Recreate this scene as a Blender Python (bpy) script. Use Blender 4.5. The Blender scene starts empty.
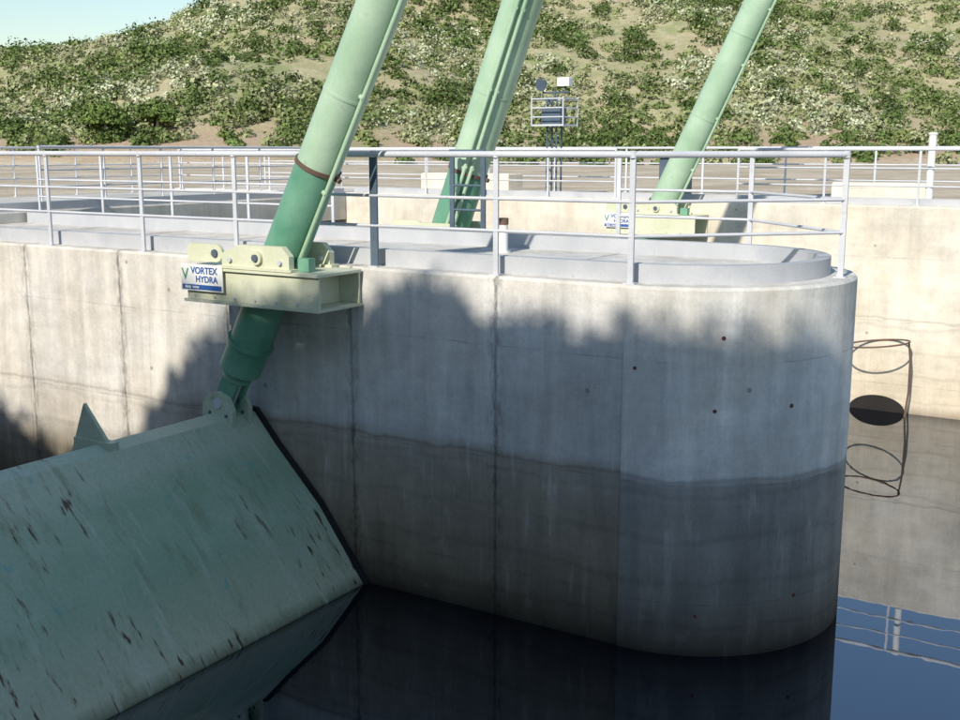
import bpy, math, random
import numpy as np
from mathutils import Vector, Matrix
random.seed(3); rng=np.random.default_rng(5)
scn=bpy.context.scene
ANG=-math.atan2(.527,.85)
M=Matrix.Translation((1.375,10.54,0))@Matrix.Rotation(ANG,4,'Z')
CU,SU=math.cos(ANG),math.sin(ANG)

# ------------------------------------------------------------ node helpers
class NB:
    def __init__(s,name):
        s.m=bpy.data.materials.new(name); s.m.use_nodes=True
        s.nt=s.m.node_tree; s.nt.nodes.clear()
        s.out=s.n('ShaderNodeOutputMaterial'); s.tc=s.n('ShaderNodeTexCoord')
    def n(s,t,**k):
        x=s.nt.nodes.new(t)
        for a,b in k.items(): setattr(x,a,b)
        return x
    def l(s,a,b): s.nt.links.new(a,b)
    def put(s,sock,v):
        if isinstance(v,bpy.types.NodeSocket): s.l(v,sock)
        else: sock.default_value=v
    def math(s,op,a,b=0.0,c=None,clamp=False):
        x=s.n('ShaderNodeMath',operation=op,use_clamp=clamp)
        s.put(x.inputs[0],a); s.put(x.inputs[1],b)
        if c is not None: s.put(x.inputs[2],c)
        return x.outputs[0]
    def noise(s,scale,vec=None,detail=5,rough=.6,map=None,dist=0.0):
        v=vec or s.tc.outputs['Object']
        if map:
            mp=s.n('ShaderNodeMapping'); mp.inputs['Scale'].default_value=map; s.l(v,mp.inputs[0]); v=mp.outputs[0]
        x=s.n('ShaderNodeTexNoise'); x.inputs['Scale'].default_value=scale
        x.inputs['Detail'].default_value=detail; x.inputs['Roughness'].default_value=rough
        x.inputs['Distortion'].default_value=dist
        s.l(v,x.inputs['Vector']); return x.outputs[0]
    def rng(s,v,a,b,c,d):
        x=s.n('ShaderNodeMapRange'); s.put(x.inputs[0],v)
        for i,q in enumerate((a,b,c,d)): x.inputs[i+1].default_value=q
        return x.outputs[0]
    def ramp(s,v,els):
        x=s.n('ShaderNodeValToRGB'); cr=x.color_ramp
        cr.elements[0].position=els[0][0]; cr.elements[0].color=(*els[0][1],1)
        cr.elements[1].position=els[1][0]; cr.elements[1].color=(*els[1][1],1)
        for p,c in els[2:]:
            e=cr.elements.new(p); e.color=(*c,1)
        s.put(x.inputs[0],v); return x.outputs[0]
    def mix(s,f,a,b,mode='MIX'):
        x=s.n('ShaderNodeMix',data_type='RGBA',blend_type=mode)
        s.put(x.inputs[0],f)
        for i,q in ((6,a),(7,b)):
            if isinstance(q,tuple): q=(*q,1)
            s.put(x.inputs[i],q)
        return x.outputs[2]
    def scale(s,col,f):
        x=s.n('ShaderNodeVectorMath',operation='SCALE'); s.put(x.inputs[0],col); s.put(x.inputs['Scale'],f); return x.outputs[0]
    def finish(s,col,rough=.8,bump=None,bs=.3,bd=.02,metal=0,spec=.3):
        p=s.n('ShaderNodeBsdfPrincipled')
        if isinstance(col,tuple): col=(*col,1)
        s.put(p.inputs['Base Color'],col); s.put(p.inputs['Roughness'],rough)
        p.inputs['Metallic'].default_value=metal; p.inputs['Specular IOR Level'].default_value=spec
        if bump is not None:
            b=s.n('ShaderNodeBump'); b.inputs['Strength'].default_value=bs; b.inputs['Distance'].default_value=bd
            s.l(bump,b.inputs['Height']); s.l(b.outputs[0],p.inputs['Normal'])
        s.l(p.outputs[0],s.out.inputs[0]); return s.m

def concrete(name,zr,joints=False,spots=True,streak=1.0):
    b=NB(name); sep=b.n('ShaderNodeSeparateXYZ'); b.l(b.tc.outputs['Object'],sep.inputs[0])
    S,O,Z=sep.outputs
    n1=b.noise(1.2,map=(1,1,.6)); n2=b.noise(.55,detail=3); nf=b.noise(30,detail=8,rough=.75)
    st=b.noise(1.5,map=(2.4,2.4,.25),detail=7,rough=.62,dist=.5); hz=b.noise(.9,map=(.5,.5,4),detail=5,dist=.8)
    zz=b.math('ADD',Z,b.math('MULTIPLY',b.math('SUBTRACT',n1,.5),.20))
    col=b.ramp(b.math('DIVIDE',zz,4.0),[(z/4.0,c) for z,c in zr])
    if joints:
        nose=b.rng(S,-.02,.0,0,1)
        grey=b.ramp(b.math('DIVIDE',zz,4.0),[(0,(.05,.045,.035)),(.03,(.10,.09,.075)),(.12,(.21,.20,.175)),(.3,(.28,.275,.255)),(.43,(.30,.30,.285)),(.455,(.60,.605,.59)),(.7,(.68,.685,.67)),(.93,(.62,.61,.57))])
        col=b.mix(nose,col,grey)  # nose: greyer stain below; above, its extra sky light is painted in
        far=b.math('MULTIPLY',b.rng(S,-5.2,-6.5,0,.8),b.rng(Z,.9,1.3,0,1))
        col=b.mix(far,col,(.66,.625,.57))
    f=b.math('MULTIPLY',b.rng(st,.3,.7,1-.2*streak,1+.16*streak),b.rng(n2,.3,.7,.84,1.14))
    f=b.math('MULTIPLY',f,b.rng(hz,.3,.7,.92,1.07))
    f=b.math('MULTIPLY',f,b.rng(nf,.25,.75,.88,1.1))
    f=b.math('MULTIPLY',f,b.rng(b.noise(4,detail=8,rough=.7),.35,.65,.9,1.08))
    col=b.mix(b.rng(b.noise(.9,detail=4),.4,.65,0,.4),col,b.mix(1.0,col,(1.0,.91,.77),'MULTIPLY'))
    pp=b.math('PINGPONG',b.math('ADD',Z,b.math('ADD',.65,b.math('MULTIPLY',n1,.03))),.6)
    hl=b.rng(pp,0.0,.012,.55,0)
    hl=b.math('MULTIPLY',hl,b.rng(b.noise(2.5),.42,.6,0,1))
    f=b.math('MULTIPLY',f,b.math('SUBTRACT',1.0,b.math('MULTIPLY',hl,.6)))
    if joints:
        jd=b.math('PINGPONG',b.math('ADD',S,1.44),.94)
        m0=b.math('LESS_THAN',S,-.3)
        j=b.math('MULTIPLY',b.rng(jd,.010,.025,1,0),m0)
        j2=b.math('MULTIPLY',b.math('MULTIPLY',b.rng(jd,.02,.13,1,0),m0),b.rng(b.noise(5,map=(4,4,1.2),detail=7,rough=.7),.46,.60,0,1))
        f=b.math('MULTIPLY',f,b.math('SUBTRACT',1.0,b.math('MULTIPLY',j,.35)))
        f=b.math('MULTIPLY',f,b.math('SUBTRACT',1.0,b.math('MULTIPLY',j2,.45)))
    wl=b.math('ABSOLUTE',b.math('SUBTRACT',zz,1.78))
    f=b.math('MULTIPLY',f,b.rng(wl,.0,.03,.74,1))
    tm=b.math('MULTIPLY',b.rng(b.math('PINGPONG',b.math('ADD',zz,b.math('MULTIPLY',n2,.4)),.23),0,.05,.13,0),b.rng(Z,1.7,1.8,1,0))
    f=b.math('MULTIPLY',f,b.math('SUBTRACT',1.0,tm))
    col=b.scale(col,f)
    ef=b.math('MULTIPLY',b.rng(b.noise(3.2,map=(2.2,2.2,.35),detail=7,rough=.7),.57,.72,0,.35),b.rng(Z,0,1.2,.05,1))
    col=b.mix(ef,col,(.66,.65,.62))
    cs=b.math('MULTIPLY',b.rng(b.noise(2.6,detail=9,rough=.72),.60,.66,0,.30),b.rng(Z,1.7,2.0,.1,1))
    col=b.mix(cs,col,(.72,.72,.70))
    if spots:
        v=b.n('ShaderNodeTexVoronoi'); v.inputs['Scale'].default_value=2.6; b.l(b.tc.outputs['Object'],v.inputs[0])
        sp=b.rng(v.outputs['Distance'],.04,.09,1,0)
        sc=b.n('ShaderNodeSeparateColor'); b.l(v.outputs['Color'],sc.inputs[0])
        sp=b.math('MULTIPLY',sp,b.math('GREATER_THAN',sc.outputs[0],.82))
        col=b.mix(b.math('MULTIPLY',sp,.6),col,(.16,.12,.09))
    return b.finish(col,.85,b.math('ADD',nf,b.math('MULTIPLY',n1,2)),.4,.014,spec=.2)

CP=concrete('pier_concrete',[(0,(.035,.03,.022)),(.1,(.07,.058,.04)),(.4,(.17,.145,.105)),(.8,(.24,.21,.16)),(1.2,(.28,.25,.20)),(1.6,(.32,.295,.25)),(1.78,(.34,.315,.275)),(1.9,(.50,.505,.50)),(2.6,(.58,.59,.585)),(3.4,(.65,.64,.62)),(3.75,(.60,.58,.53))],joints=True)
CF=concrete('abutment_concrete',[(0,(.32,.27,.20)),(.2,(.56,.49,.38)),(1.2,(.64,.58,.47)),(1.5,(.67,.62,.52)),(3.9,(.70,.65,.56))],streak=.6)
CD=concrete('deck_concrete',[(0,(.5,.48,.44)),(3.0,(.52,.50,.46)),(4,(.58,.56,.51))],streak=.4,spots=False)

def paint(name,c,c2,dirt=(.12,.09,.06),amt=.5,rough=.5,sc=2.0,mp=(1,1,1)):
    b=NB(name); n=b.noise(sc,detail=6,map=mp); d=b.noise(sc*4,detail=7,rough=.75,map=mp); f=b.noise(60)
    col=b.mix(b.rng(n,.35,.65,0,1),c,c2)
    col=b.mix(b.rng(d,.58,.72,0,amt),col,dirt)
    return b.finish(b.scale(col,b.rng(f,.3,.7,.93,1.06)),b.rng(n,.3,.7,rough-.08,rough+.12),d,.15,.004)
GRN=paint('sage_green_paint',(.31,.46,.31),(.45,.59,.44),(.22,.28,.17),.55,.40,1.4)
TEAL=paint('teal_green_paint',(.10,.27,.18),(.18,.37,.26),(.07,.11,.08),.5,.38)
YEL=paint('pale_yellow_green_paint',(.56,.58,.41),(.64,.65,.50),(.25,.18,.09),.5,.5)
GAL=paint('galvanised_steel',(.50,.52,.56),(.60,.61,.64),(.30,.27,.22),.35,.45)
KRB=paint('grey_kerb_steel',(.40,.42,.45),(.48,.49,.51),(.28,.26,.22),.5,.6)
DRK=paint('dark_blue_steel',(.07,.10,.14),(.10,.14,.18),(.05,.04,.03),.4,.45)
RUB=paint('black_rubber',(.012,.012,.012),(.02,.02,.02),(.03,.025,.02),.3,.7)
WHT=paint('white_plastic',(.72,.72,.70),(.78,.78,.76),(.4,.36,.3),.3,.5)
RST=paint('rusty_strap',(.12,.08,.06),(.18,.11,.08),(.06,.04,.03),.6,.7)
BLU=paint('blue_sign_ink',(.03,.10,.32),(.04,.12,.36),(.03,.1,.3),.1,.5)
RED=paint('red_rust_stain',(.13,.03,.025),(.17,.05,.04),(.06,.02,.02),.5,.8)
BLK=paint('opening_shade',(.012,.011,.010),(.025,.022,.02),(.01,.01,.01),.3,.9)

def gate_mat():
    b=NB('gate_paint'); sep=b.n('ShaderNodeSeparateXYZ'); b.l(b.tc.outputs['Object'],sep.inputs[0])
    S,O,Z=sep.outputs
    n=b.noise(.8,detail=5); st=b.noise(2.5,map=(.4,3.2,.4),detail=6,rough=.6); f=b.noise(25,detail=8,rough=.7)
    col=b.mix(b.rng(n,.35,.65,0,1),(.27,.38,.26),(.39,.48,.35))
    col=b.mix(b.rng(Z,1.40,1.62,0,.6),col,(.50,.55,.43))
    col=b.mix(b.rng(b.math('ADD',Z,b.math('MULTIPLY',n,.3)),.25,.95,.8,0),col,(.47,.47,.33))
    col=b.mix(b.rng(Z,.0,.14,.85,0),col,(.09,.11,.06))
    col=b.mix(b.rng(st,.55,.70,0,.45),col,(.54,.58,.48))
    col=b.mix(b.rng(b.noise(2.4,map=(.5,2.0,.5),detail=8,rough=.7),.53,.75,0,.75),col,(.18,.19,.10))
    band=b.rng(b.noise(.8,detail=2),.46,.55,0,1)
    sc=b.noise(16,map=(.22,1.0,.22),detail=3,rough=.5)
    halo=b.math('MULTIPLY',b.rng(sc,.57,.66,0,.6),band)
    col=b.mix(halo,col,(.22,.12,.07))
    col=b.mix(b.math('MULTIPLY',b.rng(sc,.635,.67,0,.9),band),col,(.05,.028,.02))
    col=b.mix(b.math('MULTIPLY',b.rng(b.noise(4.5,detail=6,map=(.6,1,.6)),.65,.69,0,.5),b.rng(Z,.2,.5,0,1)),col,(.12,.38,.36))
    return b.finish(b.scale(col,b.rng(f,.3,.7,.88,1.1)),.5,f,.25,.006)
GM=gate_mat()

def water_mat():
    b=NB('water')
    p=b.n('ShaderNodeBsdfPrincipled')
    p.inputs['Base Color'].default_value=(.0,.001,.004,1); p.inputs['Roughness'].default_value=.008
    p.inputs['IOR'].default_value=3.0; p.inputs['Specular Tint'].default_value=(.78,.86,1,1)
    nz=b.noise(1.3,detail=3); nz2=b.noise(.25,detail=2)
    bu=b.n('ShaderNodeBump'); bu.inputs['Strength'].default_value=.04; bu.inputs['Distance'].default_value=.018
    b.l(b.math('ADD',nz,b.math('MULTIPLY',nz2,2)),bu.inputs['Height']); b.l(bu.outputs[0],p.inputs['Normal'])
    b.l(p.outputs[0],b.out.inputs[0]); return b.m
WM=water_mat()

def ground_mat():
    b=NB('dry_hillside'); g=b.n('ShaderNodeNewGeometry'); sep=b.n('ShaderNodeSeparateXYZ'); b.l(g.outputs['Position'],sep.inputs[0])
    a=b.noise(.11,detail=6); c=b.noise(.6,detail=7,rough=.7); d=b.noise(2.5,detail=6,rough=.8)
    col=b.mix(b.rng(a,.4,.6,0,1),(.38,.33,.20),(.25,.28,.13))
    col=b.mix(b.rng(c,.45,.62,0,.7),col,(.44,.39,.27))
    low=b.math('MULTIPLY',b.rng(sep.outputs[2],5.6,8.0,1,0),b.rng(b.noise(.07,detail=5),.4,.55,.35,1))
    col=b.mix(low,col,(.42,.32,.22))
    flat=b.rng(sep.outputs[2],4.0,4.4,1,0)
    col=b.mix(flat,col,b.mix(b.rng(b.noise(.25,detail=6),.4,.6,0,1),(.58,.50,.38),(.44,.36,.26)))
    return b.finish(b.scale(col,b.rng(d,.3,.7,.75,1.2)),.95,c,.5,.3,spec=.1)
GR=ground_mat()
def rock_mat():
    b=NB('rock'); c=b.noise(.8,detail=8,rough=.7)
    return b.finish(b.mix(b.rng(c,.35,.65,0,1),(.26,.23,.18),(.42,.38,.31)),.95,c,.6,.2,spec=.1)
RK=rock_mat()
def leaf_mat():
    b=NB('shrub_leaves'); at=b.n('ShaderNodeAttribute',attribute_name='Col')
    d=b.n('ShaderNodeBsdfDiffuse'); b.l(at.outputs['Color'],d.inputs[0]); b.l(d.outputs[0],b.out.inputs[0]); return b.m
LF=leaf_mat()

# ------------------------------------------------------------ mesh builder
class MB:
    def __init__(s): s.v=[];s.f=[];s.mi=[];s.sm=[];s.mats=[]
    def mat(s,m):
        if m not in s.mats: s.mats.append(m)
        return s.mats.index(m)
    def add(s,vs,fs,m,smooth=False):
        o=len(s.v); s.v+=[tuple(x) for x in vs]; k=s.mat(m)
        for q in fs:
            s.f.append(tuple(o+i for i in q)); s.mi.append(k); s.sm.append(smooth)
    def box(s,x0,x1,y0,y1,z0,z1,m,bev=0.0):
        if x0>x1:x0,x1=x1,x0
        if y0>y1:y0,y1=y1,y0
        s.prism([(x0,y0),(x1,y0),(x1,y1),(x0,y1)],z0,z1,m,bev)
    def prism(s,pts,z0,z1,m,bev=0.0,axis='z',smooth=False):
        n=len(pts)
        def T(p,z):
            if axis=='z': return (p[0],p[1],z)
            if axis=='y': return (p[0],z,p[1])
            return (z,p[0],p[1])
        vs=[T(p,z0) for p in pts]
        if bev>0:
            ins=[]
            for i in range(n):
                a=Vector(pts[i-1]);b=Vector(pts[i]);c=Vector(pts[(i+1)%n])
                e1=(b-a);e2=(c-b)
                if e1.length<1e-6 or e2.length<1e-6: ins.append(b);continue
                e1.normalize();e2.normalize()
                n1=Vector((-e1.y,e1.x));n2=Vector((-e2.y,e2.x)); h=(n1+n2)
                if h.length<1e-6: ins.append(b);continue
                h.normalize(); k=max(.4,h.dot(n1)); ins.append(b+h*bev/k)
            vs+=[T(p,z1-bev) for p in pts]+[T(p,z1) for p in ins]
            s.add(vs,[tuple(range(n-1,-1,-1)),tuple(range(2*n,3*n))],m,False)
            o=len(s.v)-3*n;k=s.mat(m)
            for r in (0,1):
                for i in range(n):
                    j=(i+1)%n
                    s.f.append((o+r*n+i,o+r*n+j,o+(r+1)*n+j,o+(r+1)*n+i)); s.mi.append(k); s.sm.append(smooth and r==0)
        else:
            vs+=[T(p,z1) for p in pts]
            fs=[tuple(range(n-1,-1,-1)),tuple(range(n,2*n))]+[(i,(i+1)%n,n+(i+1)%n,n+i) for i in range(n)]
            s.add(vs,fs,m,False)
    def tube(s,p0,p1,r0,m,r1=None,n=12,cap=True):
        r1=r0 if r1 is None else r1
        p0=Vector(p0);p1=Vector(p1);d=(p1-p0).normalized()
        a=d.cross(Vector((0,0,1)))
        if a.length<1e-3:a=Vector((1,0,0))
        a.normalize();b=d.cross(a)
        vs=[]
        for p,r in((p0,r0),(p1,r1)):
            for i in range(n):
                t=2*math.pi*i/n; vs.append(p+(a*math.cos(t)+b*math.sin(t))*r)
        s.add(vs,[(i,n+i,n+(i+1)%n,(i+1)%n) for i in range(n)],m,True)
        if cap:
            s.add(vs[:n],[tuple(range(n))],m); s.add(vs[n:],[tuple(range(n-1,-1,-1))],m)
    def path(s,pts,r,m,n=8,closed=False):
        k=len(pts)
        for i in range(k if closed else k-1): s.tube(pts[i],pts[(i+1)%k],r,m,n=n)
    def obj(s,name,local=True,parent=None):
        me=bpy.data.meshes.new(name); me.from_pydata(s.v,[],s.f)
        for m in s.mats: me.materials.append(m)
        me.polygons.foreach_set('material_index',s.mi); me.polygons.foreach_set('use_smooth',s.sm)
        me.update(); me.validate()
        import bmesh
        bm=bmesh.new(); bm.from_mesh(me); bmesh.ops.recalc_face_normals(bm,faces=bm.faces); bm.to_mesh(me); bm.free()
        o=bpy.data.objects.new(name,me); scn.collection.objects.link(o)
        if parent: o.parent=parent
        elif local: o.matrix_world=M
        return o

# ------------------------------------------------------------ pier
R=1.7
def outline(inset,s0=-19.0,step=0.0,n=72):
    pts=[(s0,inset+step),(0.0,inset+step)]
    if step: pts.append((0.0,inset))
    r=R-inset
    for i in range(1,n):
        t=-math.pi/2+math.pi*i/n
        pts.append((r*math.cos(t),R+r*math.sin(t)))
    pts+= [(0.0,2*R-inset),(s0,2*R-inset)]
    return pts
b=MB(); b.prism(outline(0,step=.018),-5,3.65,CP,.03)
for (s_,z_) in ((.12,2.86),(.9,3.18),(.85,2.48),(1.42,2.50),(1.5,.55),(.75,.42)):
    o_=R-math.sqrt(R*R-s_*s_); c=Vector((s_,o_,z_)); nn=(c-Vector((0,R,z_))).normalized()
    b.tube(c-nn*.01,c+nn*.003,.016+.010*random.random(),RED,n=9)
b.obj('concrete_pier')
b=MB()
o1=outline(.27,-12.9); o2=outline(.40,-12.9); n=len(o1)
vs=[(p[0],p[1],3.645) for p in o1]+[(p[0],p[1],3.83) for p in o1]+[(p[0],p[1],3.83) for p in o2]+[(p[0],p[1],3.645) for p in o2]
fs=[]
for i in range(n-1):
    for k in range(3): fs.append((k*n+i,k*n+i+1,(k+1)*n+i+1,(k+1)*n+i))
b.add(vs,fs,KRB); b.obj('deck_kerb')

# ------------------------------------------------------------ abutments, bridge
b=MB(); b.box(-19,60,12.13,16,-5,3.9,CF,.04)
b.box(-13,60,12.45,12.6,3.898,4.02,KRB)
b.obj('far_abutment')
b=MB(); b.box(-19,20,-14,-8.75,-5,3.3,CF,.04); b.obj('near_abutment')
b=MB(); b.box(-18.9,-13,-8.7,0.0,3.25,3.85,CD,.03); b.box(-18.9,-13,3.4,12.1,3.25,3.85,CD,.03); b.box(-18.9,-13,.0,3.4,3.655,3.852,CD,.03)
b.box(-13.2,-13.04,-8.7,12.1,3.85,4.0,KRB)
b.obj('service_bridge')

# ------------------------------------------------------------ railings
def railing(name,pts,h,posts,rails,z0,rp=.022,rt=.03,m=GAL,dark=()):
    b=MB()
    tot=[]
    for i in range(len(pts)-1):
        a=Vector(pts[i]);c=Vector(pts[i+1]);L=(c-a).length
        k=max(1,round(L/posts)) if posts else 1
        for j in range(k+(1 if i==len(pts)-2 else 0)):
            tot.append(a.lerp(c,j/k))
    for p in tot:
        dk=any(abs(p.x-q)<.02 for q in dark)
        pm=DRK if dk else m; w=rp*(1.7 if dk else 1)
        b.box(p.x-w,p.x+w,p.y-rp*.45,p.y+rp*.45,z0+.002,z0+h-rt,pm)
        b.box(p.x-.06,p.x+.06,p.y-.05,p.y+.05,z0,z0+.012,m)
        b.tube((p.x-.04,p.y+.02,z0+.01),(p.x-.04,p.y+.02,z0+.035),.01,m,n=6)
    for i in range(len(pts)-1):
        a=pts[i];c=pts[i+1]
        b.tube((*a,z0+h-rt),(*c,z0+h-rt),rt,m,n=10)
        for r in rails: b.tube((*a,z0+h*r),(*c,z0+h*r),.017,m,n=8)
    for p in pts: b.tube((*p,z0+h-2*rt),(*p,z0+h+.001),rt*.98,m,n=10)
    return b.obj(name)
railing('railing',[(-12.9,.12),(-10.2,.12),(-8.5,.12),(-6.7,.12),(-5.1,.12),(-3.05,.12),(-1.5,.12),(0,.12),(1.57,1.72),(.1,3.28),(-1.6,3.28)],1.25,0,[.36,.62],3.65,rp=.028,rt=.034,dark=(-3.05,))
railing('railing',[(-6.2,3.28),(-12.9,3.28)],1.25,1.7,[.36,.60],3.65,rp=.024,rt=.03)
railing('railing',[(-4.1,3.28),(-3.6,3.28)],1.27,0,[.36,.62],3.65,rp=.034,rt=.04,m=DRK)
railing('railing',[(-19,12.4),(-5.9,12.4)],1.06,1.7,[.33,.64],3.9)
railing('railing',[(-3.2,12.4),(40,12.4)],1.06,1.7,[.33,.64],3.9)
railing('railing',[(-19,15.8),(40,15.8)],1.1,2.0,[.33,.64],3.9)
railing('railing',[(-13.12,3.5),(-13.12,12.1)],1.15,1.5,[.36,.62],3.85,rt=.028)
railing('railing',[(-13.12,-8.6),(-13.12,-.1)],1.15,1.5,[.36,.62],3.85,rt=.028)
railing('railing',[(-18.6,-8.6),(-18.6,12.1)],1.15,1.7,[.36,.62],3.85,rt=.028)

# ------------------------------------------------------------ hydraulic cylinders
def cylinder(s_end,o,z_end,slope,r,L,zteal,front=False):
    b=MB(); d=Vector((1,0,slope)).normalized(); P=Vector((s_end,o,z_end))
    at=lambda t:P+d*t
    tt=(zteal-z_end)/d.z
    ax=Vector((0,1,0)); side=d.cross(ax)
    b.tube(at(-.02),at(.5),.085,GAL,n=20)
    for y in (-.11,.06):
        b.tube((P.x,P.y+y,P.z),(P.x,P.y+y+.05,P.z),.13,TEAL,n=20)
        b.add([P+ax*y-side*.12,P+ax*y+side*.12,at(.34)+ax*y+side*.12,at(.34)+ax*y-side*.12,P+ax*(y+.05)-side*.12,P+ax*(y+.05)+side*.12,at(.34)+ax*(y+.05)+side*.12,at(.34)+ax*(y+.05)-side*.12],
              [(0,1,2,3),(4,5,6,7),(0,1,5,4),(1,2,6,5),(2,3,7,6),(3,0,4,7)],TEAL)
    b.tube((P.x,P.y-.16,P.z),(P.x,P.y+.16,P.z),.05,GAL,n=14)
    b.tube(at(.33),at(.40),r*.7,TEAL,n=32); b.tube(at(.40),at(.46),r*.8,TEAL,r1=r*.98,n=32)
    b.tube(at(.46),at(.80),r*1.02,TEAL,n=40); b.tube(at(.80),at(.84),r*1.12,TEAL,n=40)
    b.tube(at(.84),at(tt),r,TEAL,n=48)
    b.tube(at(tt),at(tt+.045),r*1.07,RST,n=40)
    s1=side*(-1)
    b.tube(at(tt+.02)+s1*(r-.02),at(tt+.02)+s1*(r+.09),.03,RST,n=8)
    b.tube(at(tt),at(L),r*.99,GRN,n=48)
    for t in (3.9,5.6,7.3): b.tube(at(t),at(t+.03),r*1.02,GRN,n=40)
    b.tube(at(L),at(L+.15),r*1.15,GRN,n=40)
    qs=[(-side*.75+ax*-.2).normalized()]
    if front: qs=[(-side*.35-ax*.95).normalized(),(-side*.62-ax*.8).normalized()]
    for q in qs:
        off=r+.04
        b.tube(at(1.6)+q*off,at(L-.1)+q*off,.026,GRN,n=10)
        for t in np.arange(1.8,L,1.1): b.tube(at(t)+q*(r-.02),at(t)+q*(off+.02),.03,GRN,n=8)
    return b.obj('hydraulic_cylinder')
def bracket(s0,wall,sgn=1,sign=True):
    b=MB(); Y=lambda y: wall+sgn*y
    b.box(s0-1.12,s0+.80,Y(-.72),Y(-.69),3.262,3.60,YEL)
    b.box(s0-1.12,s0+.80,Y(-.02),Y(-.045),3.262,3.60,YEL)
    b.box(s0-1.14,s0+.82,Y(-.76),Y(-.02),3.60,3.635,YEL,.006)
    b.box(s0-1.14,s0+.82,Y(-.76),Y(-.02),3.23,3.26,YEL)
    b.box(s0-1.10,s0-1.07,Y(-.69),Y(-.05),3.262,3.598,YEL); b.box(s0+.5,s0+.53,Y(-.69),Y(-.05),3.262,3.598,YEL)
    for y0,y1 in ((-.74,-.66),(-.07,.01)):
        a,c=sorted((Y(y0),Y(y1)))
        b.prism([(s0-.55,3.637),(s0+.42,3.637),(s0+.42,3.80),(s0+.32,3.90),(s0-.28,3.90),(s0-.55,3.80)],a,c,YEL,axis='y')
        b.box(s0-.6,s0+.47,a-.03,c+.03,3.636,3.665,YEL)
    for ds in (-.42,.3):
        for k in (-.74,-.07): b.tube((s0+ds,Y(k-.03),3.73),(s0+ds,Y(k+.09),3.73),.028,GAL,n=6)
    b.tube((s0-.02,Y(-.78),3.77),(s0-.02,Y(.03),3.77),.075,YEL,n=20)
    b.tube((s0-.02,Y(-.80),3.77),(s0-.02,Y(-.78),3.77),.04,DRK,n=14)
    for k in (-.35,0,.35):
        b.box(s0+.45,s0+.6,Y(-.6+.1*k),Y(-.56+.1*k),3.64,3.78,TEAL)
    pts=[(s0-1.15,3.68),(s0-.72,3.68)]+[(s0-.72+.1*math.sin(t),3.78-.1*math.cos(t)) for t in np.linspace(.3,math.pi,9)]+[(s0-1.12,3.88),(s0-1.17,3.82)]
    a,c=sorted((Y(-.66),Y(-.62))); b.prism(pts,a,c,YEL,axis='y')
    b.tube((s0-.73,Y(-.68),3.78),(s0-.73,Y(-.60),3.78),.045,DRK,n=14)
    for ds in np.arange(-1.0,.8,.3): b.tube((s0+ds,Y(-.735),3.30),(s0+ds,Y(-.72),3.30),.018,GAL,n=6)
    ob=b.obj('cylinder_support_bracket')
    if sign:
        p=MB(); p.box(s0-1.16,s0-.52,Y(-.772),Y(-.762),3.36,3.66,WHT)
        p.box(s0-1.14,s0-.54,Y(-.774),Y(-.773),3.375,3.43,BLU)
        so=p.obj('company_sign')
        for txt,sz,x,z,mm in (('VORTEX',.105,s0-1.0,3.555,BLU),('HYDRA',.10,s0-.93,3.46,BLU),('V',.18,s0-1.145,3.485,TEAL),('dams  www',.045,s0-1.10,3.39,WHT)):
            cu=bpy.data.curves.new('lettering','FONT'); cu.body=txt; cu.size=sz; cu.extrude=.001; cu.offset=.002
            cu.materials.append(mm); t=bpy.data.objects.new('lettering',cu); scn.collection.objects.link(t)
            t.parent=so; t.location=(x,Y(-.776),z); t.rotation_euler=(math.pi/2,0,0)
    return ob
cylinder(-4.87,-.36,2.02,1.87,.24,9.0,4.72); bracket(-3.95,0)
cylinder(-5.15,3.76,2.02,2.59,.27,10.5,4.6,True); bracket(-4.5,3.4,-1,False)
cylinder(-5.4,11.77,2.02,2.1,.28,10.5,3.8); bracket(-4.5,12.13)

# ------------------------------------------------------------ flap gates
def gate(o0,o1,name='flap_gate',fins=True):
    b=MB()
    prof=[(-5.15,1.45),(-5.02,1.86),(-4.93,1.90),(-4.74,1.84),(-4.44,1.50),(-3.78,.84),(-3.17,.02),(-3.05,-.5),(-3.0,-2.5),(-3.6,-2.5)]
    b.prism(prof[::-1],o0,o1,GM,axis='y')
    if fins:
        for oo in (-2.15,-6.2):
            b.prism([(-5.42,1.7),(-4.72,1.80),(-5.16,2.30)],oo-.02,oo+.02,GM,axis='y')
            b.box(-5.3,-4.74,oo-.06,oo+.06,1.80,1.93,GM)
    e=o1 if o1<=0 else o0
    sg=-1 if o1<=0 else 1
    for dy in (.19,.46):
        y0,y1=sorted((e+sg*dy,e+sg*(dy+.06)))
        b.prism([(-5.12,1.78),(-4.66,1.72),(-4.64,1.95),(-4.72,2.10),(-4.87,2.16),(-5.02,2.12),(-5.12,2.0)][::1],y0,y1,GM,axis='y')
        b.tube((-4.87,y0-.015,2.02),(-4.87,y1+.015,2.02),.06,GAL,n=16)
        b.tube((-4.74,y0-.01,1.88),(-4.74,y1+.01,1.88),.02,DRK,n=10)
        b.tube((-5.0,y0-.01,1.90),(-5.0,y1+.01,1.90),.02,DRK,n=10)
    y0,y1=sorted((e+sg*.0,e+sg*.05))
    b.prism([(-4.95,1.92),(-4.72,1.89),(-4.41,1.54),(-3.75,.88),(-3.13,.05),(-3.0,-.5),(-3.1,-.5),(-3.25,.0),(-3.86,.74),(-4.52,1.42)],y0,y1,RUB,axis='y')
    return b.obj(name)
gate(-8.7,-.012)
gate(3.42,12.1,fins=False)

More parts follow.
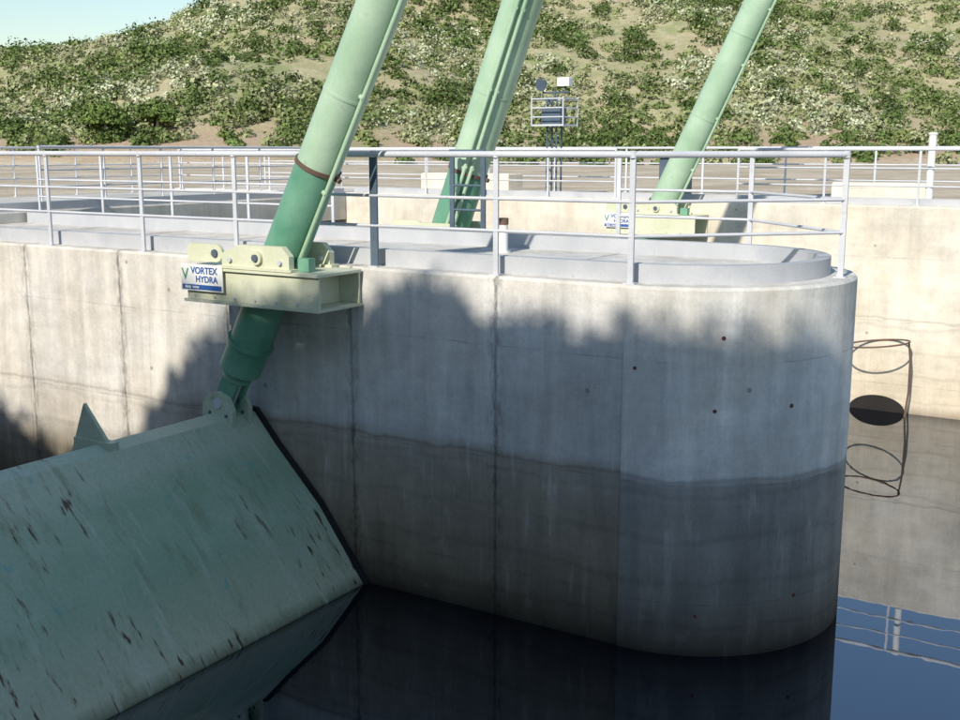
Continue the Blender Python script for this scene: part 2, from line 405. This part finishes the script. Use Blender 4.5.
# ------------------------------------------------------------ small things
b=MB(); vx,vy=-2.74,2.35
b.tube((vx,vy,3.65),(vx,vy,4.0),.065,WHT,n=16); b.tube((vx,vy,4.0),(vx,vy,4.08),.072,RST,n=16)
b.tube((vx,vy,3.65),(vx,vy,3.67),.10,WHT,n=16); b.obj('vent_pipe')
b=MB(); b.tube((.34,13,3.9),(.34,13,5.2),.07,WHT,n=18); b.tube((.34,13,5.2),(.34,13,5.24),.085,WHT,n=18); b.tube((.34,13,3.9),(.34,13,3.93),.13,GAL,n=18); b.obj('vent_pipe')
b=MB(); s0,o0=-7.87,13.3
for ds in (-.12,.12):
    for do in (-.12,.12): b.tube((s0+ds,o0+do,3.9),(s0+ds,o0+do,6.1),.022,DRK,n=8)
for z in np.arange(4.1,6.1,.3):
    b.tube((s0-.12,o0-.12,z),(s0+.12,o0-.12,z+.2),.012,DRK,n=6); b.tube((s0-.12,o0+.12,z),(s0-.12,o0-.12,z+.2),.012,DRK,n=6)
b.box(s0-.4,s0+.4,o0-.35,o0+.35,5.45,5.49,GAL)
for z in (5.65,5.85,6.05):
    b.path([(s0-.4,o0-.35,z),(s0+.4,o0-.35,z),(s0+.4,o0+.35,z),(s0-.4,o0+.35,z)],.016,GAL,closed=True)
for ds in (-.4,.4):
    for do in (-.35,.35): b.tube((s0+ds,o0+do,5.45),(s0+ds,o0+do,6.1),.018,GAL,n=8)
b.box(s0-.22,s0+.25,o0-.2,o0+.1,5.49,5.85,DRK)
b.tube((s0,o0,6.0),(s0,o0,6.25),.03,DRK,n=8); b.tube((s0-.3,o0,6.2),(s0+.35,o0,6.2),.02,DRK,n=8)
b.box(s0+.12,s0+.42,o0-.12,o0+.06,6.33,6.52,WHT,.02); b.tube((s0+.27,o0,6.2),(s0+.27,o0,6.34),.02,DRK,n=8)
b.tube((s0-.3,o0+.08,6.42),(s0-.3,o0-.12,6.36),.06,DRK,r1=.14,n=16); b.tube((s0-.3,o0,6.2),(s0-.3,o0,6.38),.02,DRK,n=8)
b.obj('floodlight_mast')
b=MB(); c=-.17
ring=lambda r,h,o,k=24:[(c+r*math.cos(t),o,h*math.sin(t)) for t in np.linspace(0,math.pi,k)]
b.add([(c,12.120,0)]+ring(.52,.30,12.120),[(0,i,i+1) for i in range(1,24)],BLK)  # flat half disc, the shade inside the outlet put into its dark colour
b.obj('outlet_shade')
b=MB()
b.path([(c+.05+.56*math.cos(t),11.62+.50*math.sin(t),1.38+.07*math.cos(t)) for t in np.linspace(0,2*math.pi,41)[:-1]],.017,RST,n=6,closed=True)
b.path([(c+.60,11.62,1.45),(c+.63,11.7,1.1),(c+.62,11.8,.5),(c+.56,11.85,-.1)],.020,RST,n=6)
b.obj('thin_hoop')  # thin brown ring with a bar, close to the far wall
b=MB()
b.box(-12.2,-9.6,14.2,14.9,3.9,4.35,CF,.03); b.box(-1.9,.0,14.6,15.3,3.9,4.25,CF,.03); b.obj('valve_chamber')
b=MB(); b.box(-5.2,-4.6,13.1,13.5,3.95,4.75,DRK,.02); b.box(-5.25,-4.55,13.05,13.55,4.75,4.79,GAL); b.box(-5.15,-5.05,13.15,13.45,3.9,3.95,GAL)
b.obj('control_cabinet')

# ------------------------------------------------------------ water
b=MB(); b.add([(-19,-14,0),(800,-14,0),(800,16,0),(-19,16,0)],[(0,1,2,3)],WM); b.obj('water')

# ------------------------------------------------------------ terrain
def hill(X,Y):
    rx=[-400,-250,-120,-64,-46,-37,-31,-15,0,50,150,400]; rz=[4,5,8,11.2,13.6,16,18.5,28,37,52,58,50]
    lx=[-400,-64,-31,0,50,150]; ll=[60,55,55,82,115,130]
    ridge=np.interp(X,rx,rz); L=np.interp(X,lx,ll)
    Y0=92+4*np.sin(X*.05)+3*np.sin(X*.13+1)
    t=(Y-Y0)/L
    s=np.clip(t,0,1); prof=s*1.0
    prof=np.where(t>1,1-.05*(t-1),prof)
    prof=prof-.06*np.sin(np.clip(t,0,1)*math.pi)*np.sin(X*.03)
    n=(np.sin(X*.11+Y*.05)+np.sin(X*.05-Y*.13+2)+.6*np.sin(X*.27+Y*.21)+.5*np.sin(-X*.19+Y*.33+1)+.35*np.sin(X*.6+Y*.4))*.6
    berm=1.9*np.clip((Y-(Y0-6))/6,0,1)
    return np.where(Y>Y0-6,3.85+berm+np.maximum(0,ridge*prof-1.2)+n*np.clip(t*4,0,1),3.85+.05*np.sin(X*.4)*np.sin(Y*.3))
sa=np.concatenate([np.linspace(-1200,-190,18),np.arange(-180,-19.5,2.6),[-19],np.arange(-16.5,120,2.6),np.linspace(130,1200,16)])
oa=np.concatenate([np.linspace(-1000,-60,10),[-40,-25,-14],[16],np.arange(18.5,240,2.6),np.linspace(250,2500,18)])
SS,OO=np.meshgrid(sa,oa,indexing='ij')
XX=1.375+SS*CU-OO*SU; YY=10.54+SS*SU+OO*CU
ZZ=hill(XX,YY); ZZ=np.where(OO<=16.01,3.85,ZZ)
vs=np.stack([SS,OO,ZZ],-1).reshape(-1,3); nj=len(oa)
fs=[]
for i in range(len(sa)-1):
    for j in range(nj-1):
        if sa[i]>=-19.01 and oa[j]>=-14.01 and oa[j+1]<=16.01: continue
        fs.append((i*nj+j,(i+1)*nj+j,(i+1)*nj+j+1,i*nj+j+1))
me=bpy.data.meshes.new('hillside'); me.from_pydata(vs.tolist(),[],fs); me.materials.append(GR)
me.polygons.foreach_set('use_smooth',[True]*len(fs)); me.update()
o=bpy.data.objects.new('ground',me); scn.collection.objects.link(o); o.matrix_world=M

# ------------------------------------------------------------ shrubs
def foliage(name,cx,cy,cz,rad,hgt,nq,size,cols):
    tot=int(nq.sum()); idx=np.repeat(np.arange(len(cx)),nq)
    d=rng.normal(size=(tot,3)); d/=np.linalg.norm(d,axis=1)[:,None]; d[:,2]=np.abs(d[:,2])
    lump=1+.28*np.sin(d[:,0]*5+idx*1.7)*np.sin(d[:,1]*5+idx)+.15*rng.normal(size=tot)
    rr=(.55+.45*rng.random(tot)**.5)*lump
    P=np.stack([cx[idx]+d[:,0]*rr*rad[idx],cy[idx]+d[:,1]*rr*rad[idx],cz[idx]+d[:,2]*rr*hgt[idx]],-1)
    nrm=d+rng.normal(size=(tot,3))*.5; nrm/=np.linalg.norm(nrm,axis=1)[:,None]
    a=np.cross(nrm,rng.normal(size=(tot,3))); a/=np.linalg.norm(a,axis=1)[:,None]; bb=np.cross(nrm,a)
    sz=(size[idx]*(.6+.8*rng.random(tot)))[:,None]
    V=np.stack([P-a*sz-bb*sz*.7,P+a*sz-bb*sz*.5,P+a*sz*.7+bb*sz,P-a*sz*.6+bb*sz*.8],1).reshape(-1,3)
    me=bpy.data.meshes.new(name); me.vertices.add(tot*4); me.vertices.foreach_set('co',V.ravel())
    me.loops.add(tot*4); me.loops.foreach_set('vertex_index',np.arange(tot*4,dtype=np.int32))
    me.polygons.add(tot); me.polygons.foreach_set('loop_start',np.arange(0,tot*4,4,dtype=np.int32))
    me.update(calc_edges=True)
    c=cols[idx]*(.75+.5*rng.random(tot))[:,None]; c=np.concatenate([np.clip(c,0,1),np.ones((tot,1))],1)
    ca=me.color_attributes.new('Col','FLOAT_COLOR','POINT'); ca.data.foreach_set('color',np.repeat(c,4,0).ravel())
    me.materials.append(LF); o=bpy.data.objects.new(name,me); scn.collection.objects.link(o); return o
def region(n,y0,y1):
    Y=y0+(y1-y0)*rng.random(n)**.9; X=(-.50+1.02*rng.random(n))*Y; return X,Y
pal=np.array([(.09,.13,.04),(.13,.18,.06),(.18,.22,.085),(.23,.26,.12),(.28,.30,.16),(.34,.35,.21),(.40,.40,.26)])
X,Y=region(15500,91,156)
dens=np.sin(X*.16+Y*.07)+np.sin(X*.07-Y*.19+1)+.8*np.sin(X*.33+Y*.29)+.7*np.sin(X*.8-Y*.5)
keep=(dens+rng.normal(size=len(X))*1.2)>-.75
keep&=~((X>-14)&(Y<96)&(rng.random(len(X))<.5))
X,Y=X[keep],Y[keep]; n=len(X)
Z=hill(X,Y)-.08
r=.26+.62*rng.random(n)**2.0; r=np.where(rng.random(n)>.95,r*1.5,r)
ph=(np.sin(X*.23-Y*.11)+np.sin(X*.09+Y*.27+2)+rng.normal(size=n)*1.2)
k=np.clip(((ph+3.2)/6.4*7).astype(int),0,6)
nq=(14+46*r).astype(int)
foliage('hillside_shrubs',X,Y,Z,r,r*(.65+.5*rng.random(n)),nq,.06+.09*r,pal[k]*(.8+.4*rng.random((n,1))))
# taller dark evergreen bushes dotted over the slope
X,Y=region(420,90,152); n=len(X); r=.8+.8*rng.random(n)**1.5
foliage('evergreen_bushes',X,Y,hill(X,Y)-.1,r,r*(.9+.3*rng.random(n)),(130*r).astype(int),np.full(n,.12),np.array([(.085,.125,.04)])*(.75+.7*rng.random((n,1))))
X,Y=region(3600,95,156); dn=np.sin(X*.21+2)+np.sin(Y*.23+X*.08); kk=dn>.4; X,Y=X[kk],Y[kk]; n=len(X)
r=.35+.5*rng.random(n)
foliage('prickly_pear_thicket',X,Y,hill(X,Y)-.1,r,r*1.3,(18+22*r).astype(int),np.full(n,.12),np.array([(.44,.47,.32)])*(.8+.4*rng.random((n,1))))
X,Y=region(300,84,98); r=.6+1.0*rng.random(len(X))**2
sel=rng.random(len(X))<np.where(X<-12,.9,.5); X,Y,r=X[sel],Y[sel],r[sel]; n=len(X)
foliage('foothill_shrubs',X,Y,hill(X,Y)-.1,r,r*1.0,(150*r).astype(int)+40,np.full(n,.12),pal[rng.choice(5,n,p=[.25,.25,.2,.15,.15])])
def tree(X,Y,h,col):
    b=MB(); z=float(hill(np.array([X]),np.array([Y]))[0])-.1
    top=Vector((X+.2,Y,z+h*.5)); b.tube((X,Y,z),top,.16,RK,r1=.09,n=8)
    C=[]
    for i in range(8):
        a=i*2.4; e=top+Vector((math.cos(a)*h*.33,math.sin(a)*h*.33,h*(-.12+.3*random.random()))); b.tube(top-Vector((0,0,h*.12*random.random())),e,.07,RK,r1=.025,n=6); C.append(e)
    t=b.obj('tree',local=False); C.append(top+Vector((0,0,h*.3)))
    C=np.array([tuple(c) for c in C]); n=len(C)
    f=foliage('crown',C[:,0],C[:,1],C[:,2]-h*.2,np.full(n,h*.26),np.full(n,h*.30),np.full(n,330),np.full(n,.105),np.array([col])*(.7+.6*rng.random((n,1)))); f.parent=t
for q in ((-29,88,3.4),(-25.5,90,2.8)): tree(*q,(.12,.17,.05))

# unseen bank with crest shrubs, added behind the viewer to throw the long shadow
zs=[(-30,2.2),(-12,1.7),(-9.6,1.35),(-9.0,1.0),(-8.4,.85),(-8.0,1.0),(-7.4,.95),(-6.9,1.4),(-6.4,1.95),(-5.9,2.5),(-5.5,2.8),(-5.1,2.8),(-4.6,2.85),(-4.0,2.95),(-3.5,3.0),(-3.1,3.25),(-2.9,3.5),(-2.4,3.75),(-1.9,3.5),(-1.4,3.3),(-.9,3.38),(-.4,3.2),(.1,3.40),(.6,3.3),(.9,3.5),(1.2,3.5),(1.45,3.75),(1.7,3.8),(2.2,4.0),(3,3.6),(6,2.5),(9,-1),(14,-4)]
sc_=np.arange(-26,12,.14)
base=np.interp(sc_-1.37,[a for a,_ in zs],[q for _,q in zs])+11.08
top=base-.12+.05*np.sin(sc_*7.3)+.03*np.sin(sc_*12.7+1)
rows=[(-14.3,lambda t:0*t+3.0),(-14.9,lambda t:3+(t-3)*.25),(-15.8,lambda t:3+(t-3)*.6),(-16.6,lambda t:3+(t-3)*.88),(-17,lambda t:t),(-18.5,lambda t:t*1.0-.3),(-24,lambda t:t*.8),(-34,lambda t:t*0+3.8)]
vs=[];k=len(sc_)
for o_,fn in rows:
    z=fn(top); jit=.25*np.sin(sc_*3.1+o_)+.15*np.sin(sc_*7+o_*2) if o_ not in(-17,) else 0*sc_
    for a,zz,j in zip(sc_,z,jit): vs.append((a,o_+j,zz))
fs=[(r*k+i,r*k+i+1,(r+1)*k+i+1,(r+1)*k+i) for r in range(len(rows)-1) for i in range(k-1)]
me=bpy.data.meshes.new('shadow_caster_bank'); me.from_pydata(vs,[],fs); me.materials.append(RK); me.update()
o=bpy.data.objects.new('shadow_caster_bank',me); scn.collection.objects.link(o); o.matrix_world=M
cs=np.arange(-15,6,.2); cs=cs+.07*rng.normal(size=len(cs)); n=len(cs)
cr=.09+.12*rng.random(n)
cz=np.interp(cs-1.37,[a for a,_ in zs],[q for _,q in zs])+11.08-.2
f=foliage('shadow_edge_shrubs',cs,np.full(n,-17.0)+.1*rng.normal(size=n),cz,cr,cr*1.7,np.full(n,60),np.full(n,.03),pal[rng.choice(4,n)]); f.matrix_world=M  # unseen, added along the crest to break up the shadow edge

# ------------------------------------------------------------ light, sky, camera
EL=math.radians(33); dh=Vector((.457,.889)).normalized()
d=Vector((dh.x*math.cos(EL),dh.y*math.cos(EL),-math.sin(EL)))
L=bpy.data.lights.new('sun','SUN'); L.energy=5.0; L.angle=math.radians(.6); L.color=(1,.93,.82)
lo=bpy.data.objects.new('sun',L); scn.collection.objects.link(lo); lo.rotation_euler=d.to_track_quat('-Z','Y').to_euler()
w=bpy.data.worlds.new('World'); scn.world=w; w.use_nodes=True; nt=w.node_tree; nt.nodes.clear()
sky=nt.nodes.new('ShaderNodeTexSky'); sky.sky_type='NISHITA'; sky.sun_disc=False; sky.sun_elevation=EL
sky.sun_rotation=math.atan2(-dh.x,-dh.y)%(2*math.pi); sky.air_density=1.4; sky.dust_density=.4; sky.ozone_density=3.2
bg=nt.nodes.new('ShaderNodeBackground'); bg.inputs[1].default_value=.15; ow=nt.nodes.new('ShaderNodeOutputWorld')
nt.links.new(sky.outputs[0],bg.inputs[0]); nt.links.new(bg.outputs[0],ow.inputs[0])
cam=bpy.data.cameras.new('camera'); cam.lens=41.9; cam.sensor_width=36; cam.clip_end=6000; cam.clip_start=.05
co=bpy.data.objects.new('camera',cam); scn.collection.objects.link(co); co.location=(0,0,4.9)
co.rotation_euler=(math.radians(90-10.6),0,0); scn.camera=co
scn.view_settings.view_transform='Standard'; scn.view_settings.look='None'; scn.view_settings.exposure=0
